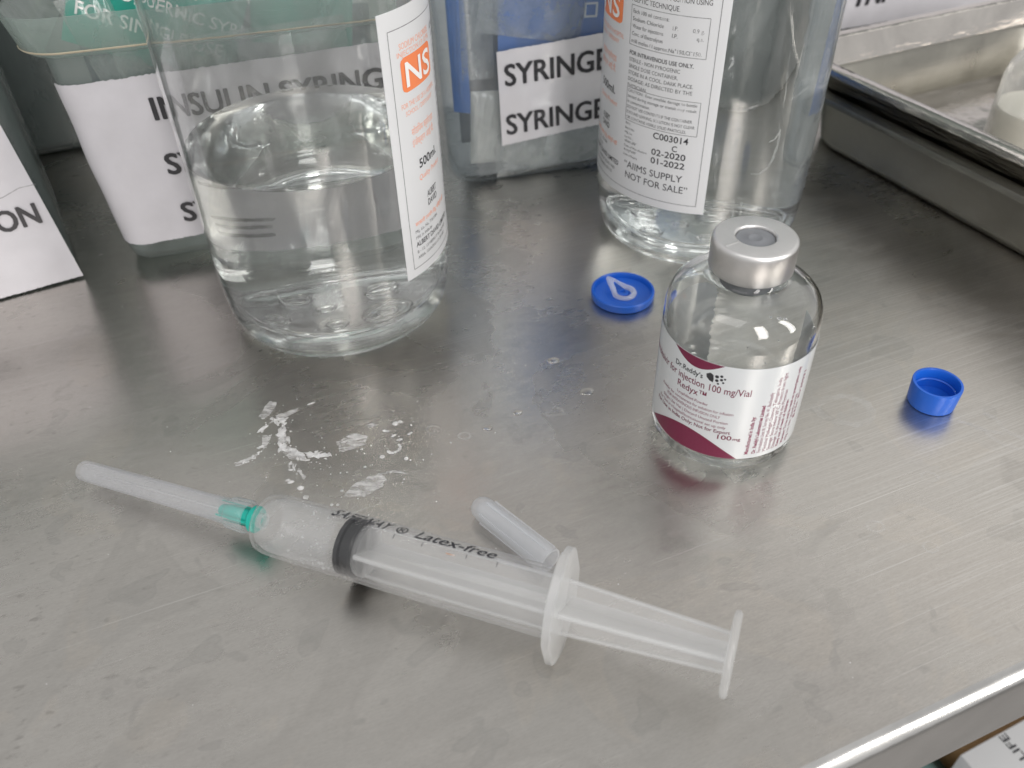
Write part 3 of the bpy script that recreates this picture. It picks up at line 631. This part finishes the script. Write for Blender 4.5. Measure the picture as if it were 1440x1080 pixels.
# --- tub of insulin syringes
t2, F2 = tub('cloudy plastic container labelled insulin syringe, seen behind and through the half empty saline bottle', (-14.0, 26.65), R(15), 10.6, 9, 9.05, .05, M['tub'], True, 7.75, .9)
po = paper(t2, F2, ((-.38, .84), (10.2, 1.0), (10.2, 7.12), (-.38, 6.85)), M['paper'], .022, 150)
k = MB(); fn = lambda s, z: F2(.056)(s, z)
heavy(k, 'INSULIN SYRINGE', 2.42, 5.44, .74, F2, 8.25, .03, rot=.012)
heavy(k, 'SYRINGE', 2.30, 3.46, .74, F2, 4.2, .03); heavy(k, 'SYRINGE', 2.32, 1.55, .74, F2, 4.2, .03)
k.build('lettering', M['ink'], po, smooth=0)
# --- tub of syringes, centre back
t3, F3 = tub('tall cloudy plastic container in the middle, white label with the word syringe printed twice', (-2.1, 31.95), R(14.5), 11.5, 9, 15, .04, M['tub_clear'], False, None, 1.2)
po = paper(t3, F3, ((2.02, 1.68), (7.6, 2.16), (7.6, 5.86), (1.87, 5.52)), M['taped'], .018, 90)
k = MB(); fn = lambda s, z: F3(.056)(s, z)
heavy(k, 'SYRINGE', 2.20, 4.18, .82, F3, 4.22, .026, rot=.045); heavy(k, 'SYRINGE', 2.24, 2.15, .82, F3, 4.18, .026, rot=.05)
k.build('lettering', M['ink'], po, smooth=0)
# --- tub behind the tray, made wider and taller to darken the steel's reflections
t4, F4 = tub('container behind the steel trays with a blurred white label, top right corner', (9.6, 41.0), R(20), 36, 8, 23, .0, M['tub_dark'], False, None, .6)
po = paper(t4, F4, ((6.6, 2.2), (24, 2.2), (24, 9), (6.6, 9)), M['paper'], .02)
k = MB()
heavy(k, 'TNI', 8.55, 3.25, 1.25, F4, 2.0, .05, shear=.15); k.build('lettering', M['ink'], po, smooth=0)

# ================================================================== packets inside the tubs
def packet(label, mat, parent_xf, c, size, tilt, printmat=None, words=None, group='syringe packets in the containers', seed=0):
    rn = random.Random(seed); o = thing('syringe_packet', label, 'packet', (0, 0, 0), 0, group)
    X = parent_xf @ Matrix.Translation(Vector(c)*U) @ Matrix.Rotation(tilt[2], 4, 'Z') @ Matrix.Rotation(tilt[0], 4, 'X') @ Matrix.Rotation(tilt[1], 4, 'Y')
    o.matrix_world = X; w, h, th = size
    ph = [rn.uniform(0, 6) for _ in range(4)]
    def skin(side):
        def g(u, v):
            uu = 1-u if side < 0 else u; e = (sin(pi*uu)*sin(pi*v))**.45
            wr = .10*sin(9*uu+ph[0]+5*v)*sin(7*v+ph[1])+.05*sin(23*uu+ph[2]-11*v)
            return ((uu-.5)*w, -side*th*(e*(.5+wr)+.01), (v-.5)*h)
        return g
    mb = MB(); mb.grid(skin(1), 22, 30); mb.grid(skin(-1), 22, 30); b = mb.build('wrapper', mat, o, smooth=70)
    if words:
        k = MB(); fs_ = skin(1)
        fn = lambda s, z: tuple(Vector(fs_(min(1, max(0, s/w+.5)), min(1, max(0, z/h+.5))))+Vector((0, -.03, 0)))
        for (wd, s, z, hh) in words: text(k, wd, s, z, hh, fn, bold=.012)
        k.build('lettering', M['white_ink'], o, smooth=0)
    return o
def XF(t): return Matrix.Translation(t.location) @ Matrix.Rotation(t.rotation_euler.z, 4, 'Z')
x2, x3 = XF(t2), XF(t3)
packet('green printed paper packet with white words leaning at the front of the left container', M['green_print'], x2, (3.2, 1.2, 8.3), (5.2, 3.4, .5), (R(-8), R(24), R(0)), words=(('FOR SINGLE USE', -2.3, -.75, .42), ('HYPODERMIC SYRINGE', -2.2, .10, .40), ('STERILE', -1.4, .85, .5)), seed=1)
packet('green printed packet mostly seen through the top of the half empty bottle', M['green_print'], x2, (8.0, 2.6, 8.2), (3.6, 3.6, .5), (R(-12), R(10), 0), seed=2)
packet('dark slate packet low in the left container under the green ones', M['slate_print'], x2, (3.4, 2.4, 4.6), (6.0, 6.4, .8), (R(-10), R(-3), 0), seed=3)
packet('clear crumpled wrapper at the left end of the left container', M['clear_wrap'], x2, (1.5, 1.0, 7.4), (1.6, 3.6, .6), (R(-5), R(-14), 0), seed=4)
packet('dark slate packet behind the half empty bottle in the left container', M['slate_print'], x2, (8.0, 3.6, 4.4), (4.6, 6.0, .8), (R(-10), R(4), 0), seed=5)
packet('blue printed packet standing behind the syringe label, upper middle', M['blue_print'], x3, (4.6, .55, 9.6), (4.6, 9, .4), (R(-4), R(3), 0), words=(('K', .35, -2.55, .5), ('\u25a1', 1.1, -3.3, .5)), seed=6)
packet('narrow blue printed packet against the left side of the middle container', M['blue_print'], x3, (.70, 1.3, 6.6), (.8, 7.6, .2), (R(-4), R(-3), R(-40)), seed=7)
packet('blue printed packet at the right end of the middle container, beside the full bottle', M['blue_print'], x3, (8.4, 2.4, 6.4), (3.6, 10, .5), (R(-4), R(-2), 0), seed=8)
packet('pale wedge shaped wrapper low at the left corner of the middle container', M['white_wrap'], x3, (1.55, .62, 2.2), (1.3, 3.0, .5), (R(-3), R(4), 0), seed=9)
packet('white crumpled wrapper low under the syringe label at the middle', M['white_wrap'], x3, (3.2, .55, 1.25), (1.8, 1.7, .6), (R(-5), R(15), 0), seed=10)
packet('white crumpled wrapper low under the syringe label towards the full bottle', M['white_wrap'], x3, (5.8, .55, 1.35), (2.4, 1.7, .6), (R(-5), R(-12), 0), seed=11)
packet('grey slate packet deep inside the middle container behind the wrappers', M['slate_print'], x3, (5.0, 3.4, 4.0), (8, 7, .8), (R(-4), 0, 0), seed=12)
packet('clear crumpled wrapper pressed against the front of the middle container above its label', M['clear_wrap'], x3, (3.6, .22, 7.4), (4.2, 3.4, .25), (R(-3), R(12), 0), seed=14)
packet('clear crumpled wrapper slumped at the bottom of the middle container below its label', M['clear_wrap'], x3, (4.6, .35, 1.2), (5.6, 1.9, .4), (R(-3), R(-4), 0), seed=15)
packet('clear crumpled wrapper inside the left container just above its paper label', M['clear_wrap'], x2, (5.4, .3, 7.0), (7.5, 1.6, .3), (R(-4), R(-2), 0), seed=16)
packet('clear long wrapper upright inside the middle container left of the blue packet', M['clear_wrap'], x3, (1.5, 1.1, 7.6), (1.3, 7.0, .5), (R(-3), R(2), 0), seed=13)

# ================================================================== nested steel trays, right
def tray(label, corner, yawv, Lx, Wy, z0, z1, inset, rimw, rad, mat):
    u = Vector((.408, -.913)).normalized(); t = thing('steel_tray', label, 'tray', (corner[0], corner[1], 0), math.atan2(u.y, u.x), 'nested steel trays')
    def L(z, e): return rrect(Lx/2+e, Wy/2+e, rad+e, z, 10, Lx/2, Wy/2)
    th = .07; mb = MB()
    lo_ = [L(z0, -inset-.5), L(z0+.03, -inset-.22), L(z0+.18, -inset-.04), L(z0+.4, -inset), L(z1-.12, -rimw-.04), L(z1-.03, -rimw+.06), L(z1-.02, -.06), L(z1-.10, -.03), L(z1-.22, -.03), L(z1-.22, .03), L(z1-.08, .03), L(z1, 0), L(z1+.03, -.1), L(z1+.03, -rimw), L(z1-.06, -rimw-.12), L(z0+.45, -inset-th), L(z0+.22, -inset-.12), L(z0+.1, -inset-.55)]
    mb.rings(lo_); b = mb.build('tray_body', mat, t, smooth=50); return t
tray('lower worn steel tray at the right, under the shiny tray nested in it', (12.25, 36.75), 0, 29.4, 17.2, 0, 2.6, .95, .55, 3.2, M['tray_darkened'])
tray('upper shiny steel tray nested in the worn one, holding a small frosted jar', (12.0, 37.1), 0, 30, 18, .35, 3.8, 1.15, .55, 3.4, M['tray'])
jr = thing('frosted_jar', 'small frosted jar of milky liquid inside the upper steel tray, right edge', 'jar', (22.6, 33.2, .45))
MB().lathe([(0, .05), (1.7, 0), (1.95, .1), (2.05, .4), (2.05, 2.9), (1.95, 3.4), (1.65, 3.9), (1.2, 4.25), (.95, 4.5), (.95, 5.4), (.85, 5.4), (.85, 4.5), (1.1, 4.2), (1.55, 3.85), (1.85, 3.35), (1.95, 2.9), (1.95, .4), (1.7, .12), (0, .12)], 64).build('jar_wall', M['jar'], jr, smooth=50)
MB().lathe([(0, .16), (1.65, .16), (1.92, .42), (1.92, 1.75), (1.8, 1.70), (0, 1.70)], 48).build('milky_liquid', M['milk'], jr)

# ================================================================== below the front edge
bx = thing('paper_carton', 'white carton printed LIFE on the lower shelf, bottom right corner', 'carton', (22.3, 19.4, -29.98), R(23))
MB().box(0, 9, -7, 0, 0, 3.98).build('carton_body', M['label'], bx, bevel=.06)
k = MB(); text(k, 'LIFE', 0, 0, .46, lambda s, z: (2.95-z, -1.5+s, 3.993), 1.4, bold=.01); k.build('lettering', M['ink'], bx, smooth=0)
ob = tag(MB().box(-.2, 8, .15, 7, 0, 2.6).build('orange_carton', M['orange_box'], bevel=.1), 'orange carton on the lower shelf beyond the white one, just under the trolley edge', 'carton'); ob.location = Vector((23.6, 20.0, -29.98))*U; ob.rotation_euler.z = R(23)
tc = MB(); rn = random.Random(3)
tc.grid(lambda u, v: ((u-.5)*6, (v-.5)*7, .12+1.6*sin(pi*u)*sin(pi*v)*(1+.4*sin(9*u+4*v))), 24, 20)
to = tag(tc.build('folded_cloth', M['teal_cloth']), 'crumpled teal cloth on the lower shelf left of the white carton', 'cloth'); to.location = Vector((20.2, 20.2, -29.98))*U; to.rotation_euler.z = R(23)

# ================================================================== spilled powder and marks on the steel
rn = random.Random(11)
def lump(mb, x, y, rx_, ry_, ang, h, n=11, jag=.25):
    ph = [rn.uniform(1-jag, 1+jag) for _ in range(n)]; c, s_ = cos(ang), sin(ang); vs = [(x, y, h+.003)]
    for kk, hh in ((.62, h*.8+.003), (1, .003)):
        for i in range(n):
            a = 2*pi*i/n; q = ph[i]*kk; X, Y = rx_*q*cos(a), ry_*q*sin(a); vs.append((x+X*c-Y*s_, y+X*s_+Y*c, hh))
    fs = [(0, 1+i, 1+(i+1) % n) for i in range(n)]+[(1+i, 1+n+i, 1+n+(i+1) % n, 1+(i+1) % n) for i in range(n)]
    mb.add(vs, fs)
def streak(mb, pts, wd, h, dens, jit):
    for (a, b), (c, d) in zip(pts, pts[1:]):
        L_ = math.hypot(c-a, d-b); n = max(2, int(L_*dens))
        for i in range(n):
            u = rn.random(); q = wd*1.7*rn.uniform(.15, 1)
            lump(mb, a+(c-a)*u+rn.gauss(0, jit), b+(d-b)*u+rn.gauss(0, jit), q*rn.uniform(.8, 2.6), q*.8, math.atan2(d-b, c-a)+rn.gauss(0, .5), h*rn.uniform(.4, 1), 8, .4)
pw = MB()
streak(pw, [(-6.73, 17.84), (-6.6, 17.2), (-6.51, 16.66)], .055, .015, 26, .06)
streak(pw, [(-7.0, 17.95), (-6.8, 17.9), (-6.62, 18.0)], .04, .01, 30, .05)
streak(pw, [(-7.14, 17.7), (-7.3, 17.4)], .045, .01, 30, .03)
streak(pw, [(-6.3, 16.6), (-5.85, 16.35)], .05, .012, 26, .06)
streak(pw, [(-5.85, 16.33), (-5.5, 16.45), (-5.16, 16.40)], .06, .015, 40, .07)
streak(pw, [(-7.1, 16.9), (-7.2, 16.4), (-7.6, 16.16)], .035, .008, 20, .05)
streak(pw, [(-6.22, 15.95), (-5.9, 15.7), (-5.78, 15.61)], .035, .01, 24, .06)
streak(pw, [(-6.1, 16.3), (-6.2, 15.9)], .03, .008, 20, .06)
streak(pw, [(-4.8, 16.9), (-4.45, 17.1), (-4.3, 17.0)], .035, .008, 24, .06)
for x, y, a, b, g, h in ((-6.15, 15.49, .075, .055, 0, .03), (-6.05, 15.42, .09, .06, .3, .03), (-5.75, 15.19, .10, .085, 0, .05), (-5.55, 14.86, .085, .07, 0, .04), (-6.02, 18.59, .13, .035, .45, .02), (-3.66, 17.30, .12, .045, -.2, .03), (-3.42, 17.60, .085, .09, 0, .04), (-3.28, 17.66, .075, .06, 0, .04), (-3.42, 17.10, .10, .035, .6, .02), (-2.96, 17.17, .09, .04, .7, .02), (-3.24, 16.93, .10, .05, .2, .015), (-3.66, 16.27, .075, .07, 0, .03), (-2.99, 16.17, .06, .07, 0, .03), (-4.1, 15.9, .04, .04, 0, .02), (-4.62, 15.05, .05, .05, 0, .02), (-4.82, 14.56, .045, .045, 0, .02), (-4.66, 14.55, .04, .04, 0, .02)):
    lump(pw, x, y, a, b, g, h, 14, .12)
for i in range(8):
    a = R(200+i*28); lump(pw, -3.36+.16*cos(a), 16.5+.13*sin(a)+.02*i, .06, .045, a+pi/2, .02, 9, .2)
for i in range(220):
    x, y = rn.gauss(-4.9, 1.5), rn.gauss(16.6, 1.1); q = rn.choice((.008, .012, .016, .024)); lump(pw, x, y, q, q, 0, .008, 6, .3)
for i in range(60):
    x, y = rn.uniform(-14, 8), rn.uniform(9, 25); q = rn.choice((.006, .01, .014)); lump(pw, x, y, q*1.5, q, rn.random()*3, .006, 6, .3)
tag(pw.build('spilled_powder', M['powder'], smooth=60), 'white dried drops and crumbs of spilled medicine powder scattered on the steel between syringe and bottle', kind='stuff')
rs = MB()
def blot(pts, z=.0025):
    n = len(pts); cx = sum(q[0] for q in pts)/n; cyy = sum(q[1] for q in pts)/n; ol = []
    for i in range(n):
        (a, b), (c, d) = pts[i], pts[(i+1) % n]
        for j in range(5):
            u = j/5; ol.append((a+(c-a)*u+rn.gauss(0, .018), b+(d-b)*u+rn.gauss(0, .018)))
    m = len(ol); rs.add([(cx, cyy, z)]+[(x, y, z) for x, y in ol], [(0, 1+i, 1+(i+1) % m) for i in range(m)])
blot([(-7.5, 18.1), (-7.3, 18.75), (-7.05, 18.7), (-7.1, 18.3), (-7.3, 17.95)]); blot([(-7.15, 17.75), (-6.45, 18.15), (-6.4, 18.4), (-6.9, 18.15)])
blot([(-7.2, 17.25), (-6.95, 17.3), (-6.95, 16.75), (-7.15, 16.8)]); blot([(-4.9, 16.55), (-5.05, 16.9), (-4.6, 17.25), (-4.15, 17.15), (-4.2, 16.8), (-4.6, 16.55)])
blot([(-4.3, 17.5), (-4.2, 17.65), (-3.95, 17.6), (-4.05, 17.48)]); blot([(-4.55, 14.85), (-4.35, 15.25), (-3.95, 15.55), (-3.6, 15.6), (-3.45, 15.4), (-3.6, 15.1), (-4.0, 14.8)])
blot([(-3.75, 15.6), (-3.4, 15.75), (-3.1, 15.72), (-2.9, 15.58), (-3.2, 15.66), (-3.5, 15.65)]); blot([(-7.7, 16.05), (-7.2, 16.35), (-7.1, 16.6), (-7.4, 16.4), (-7.75, 16.2)])
blot([(-6.7, 17.9), (-6.45, 17.0), (-6.35, 16.5), (-5.8, 16.3), (-6.2, 16.25), (-6.6, 16.6), (-6.8, 17.3)])
tag(rs.build('dried_residue', M['residue'], smooth=0), 'thin whitish dried film around the spilled powder', kind='stuff')
wm = MB()
def wring(x, y, a, b, wd):
    n = 40; f_ = [rn.uniform(.9, 1.1) for _ in range(n)]
    vs = []
    for k_ in (1, 1-wd):
        vs += [(x+a*k_*f_[i]*cos(2*pi*i/n), y+b*k_*f_[i]*sin(2*pi*i/n), .0045) for i in range(n)]
    wm.add(vs, [(i, (i+1) % n, n+(i+1) % n, n+i) for i in range(n)])
for x, y, a, b in ((11.0, 14.9, .25, .2), (9.0, 13.3, .25, .2), (10.1, 12.6, .2, .18), (9.6, 17.6, .9, .7), (-2.3, 17.3, .22, .18), (-1.4, 17.0, .2, .16), (1.5, 20.3, .18, .16), (1.2, 17.9, .3, .22)): wring(x, y, a, b, .3)
for x0, y0, x1, y1 in ((12.9, 16.9, 13.9, 15.6), (13.5, 17.3, 14.2, 16.0), (12.6, 17.0, 13.6, 16.4)):
    n = 14; wm.add([(x0+(x1-x0)*i/n+.1*sin(i*.6)+s_*.07, y0+(y1-y0)*i/n+s_*.04, .0045) for i in range(n+1) for s_ in (-1, 1)], [(2*i, 2*i+1, 2*i+3, 2*i+2) for i in range(n)])
for (lx, ly, q, lab) in ((1.32, 20.28, .13, 'clear droplet on the steel straight below the flat blue cap'), (-.75, 17.3, .10, 'small clear droplet on the steel right of the spilled powder'), (2.25, 18.75, .15, 'clear smeared droplet on the steel just left of the vial'), (.15, 17.9, .09, 'tiny clear droplet on the bare steel between the powder and the vial')):
    mb = MB(); ph_ = [rn.uniform(.75, 1.3) for _ in range(24)]
    ph_ = [(ph_[i-1]+ph_[i]+ph_[(i+1) % 24])/3 for i in range(24)]
    mb.rings([[(q*k_*1.4*ph_[i]*cos(2*pi*i/24), q*k_*ph_[i]*sin(2*pi*i/24), z) for i in range(24)] for k_, z in ((1, .0), (1, .012), (.85, .035), (.55, .052), (.15, .058))])
    d_ = tag(mb.build('water_droplet', M['drop'], smooth=70), lab, 'droplet', 'droplets on the steel'); d_.location = Vector((lx, ly, .005))*U
tag(wm.build('water_marks', M['watermark'], smooth=0), 'faint dried water rings on the steel', kind='stuff')
bpy.data.objects.remove(_fo)
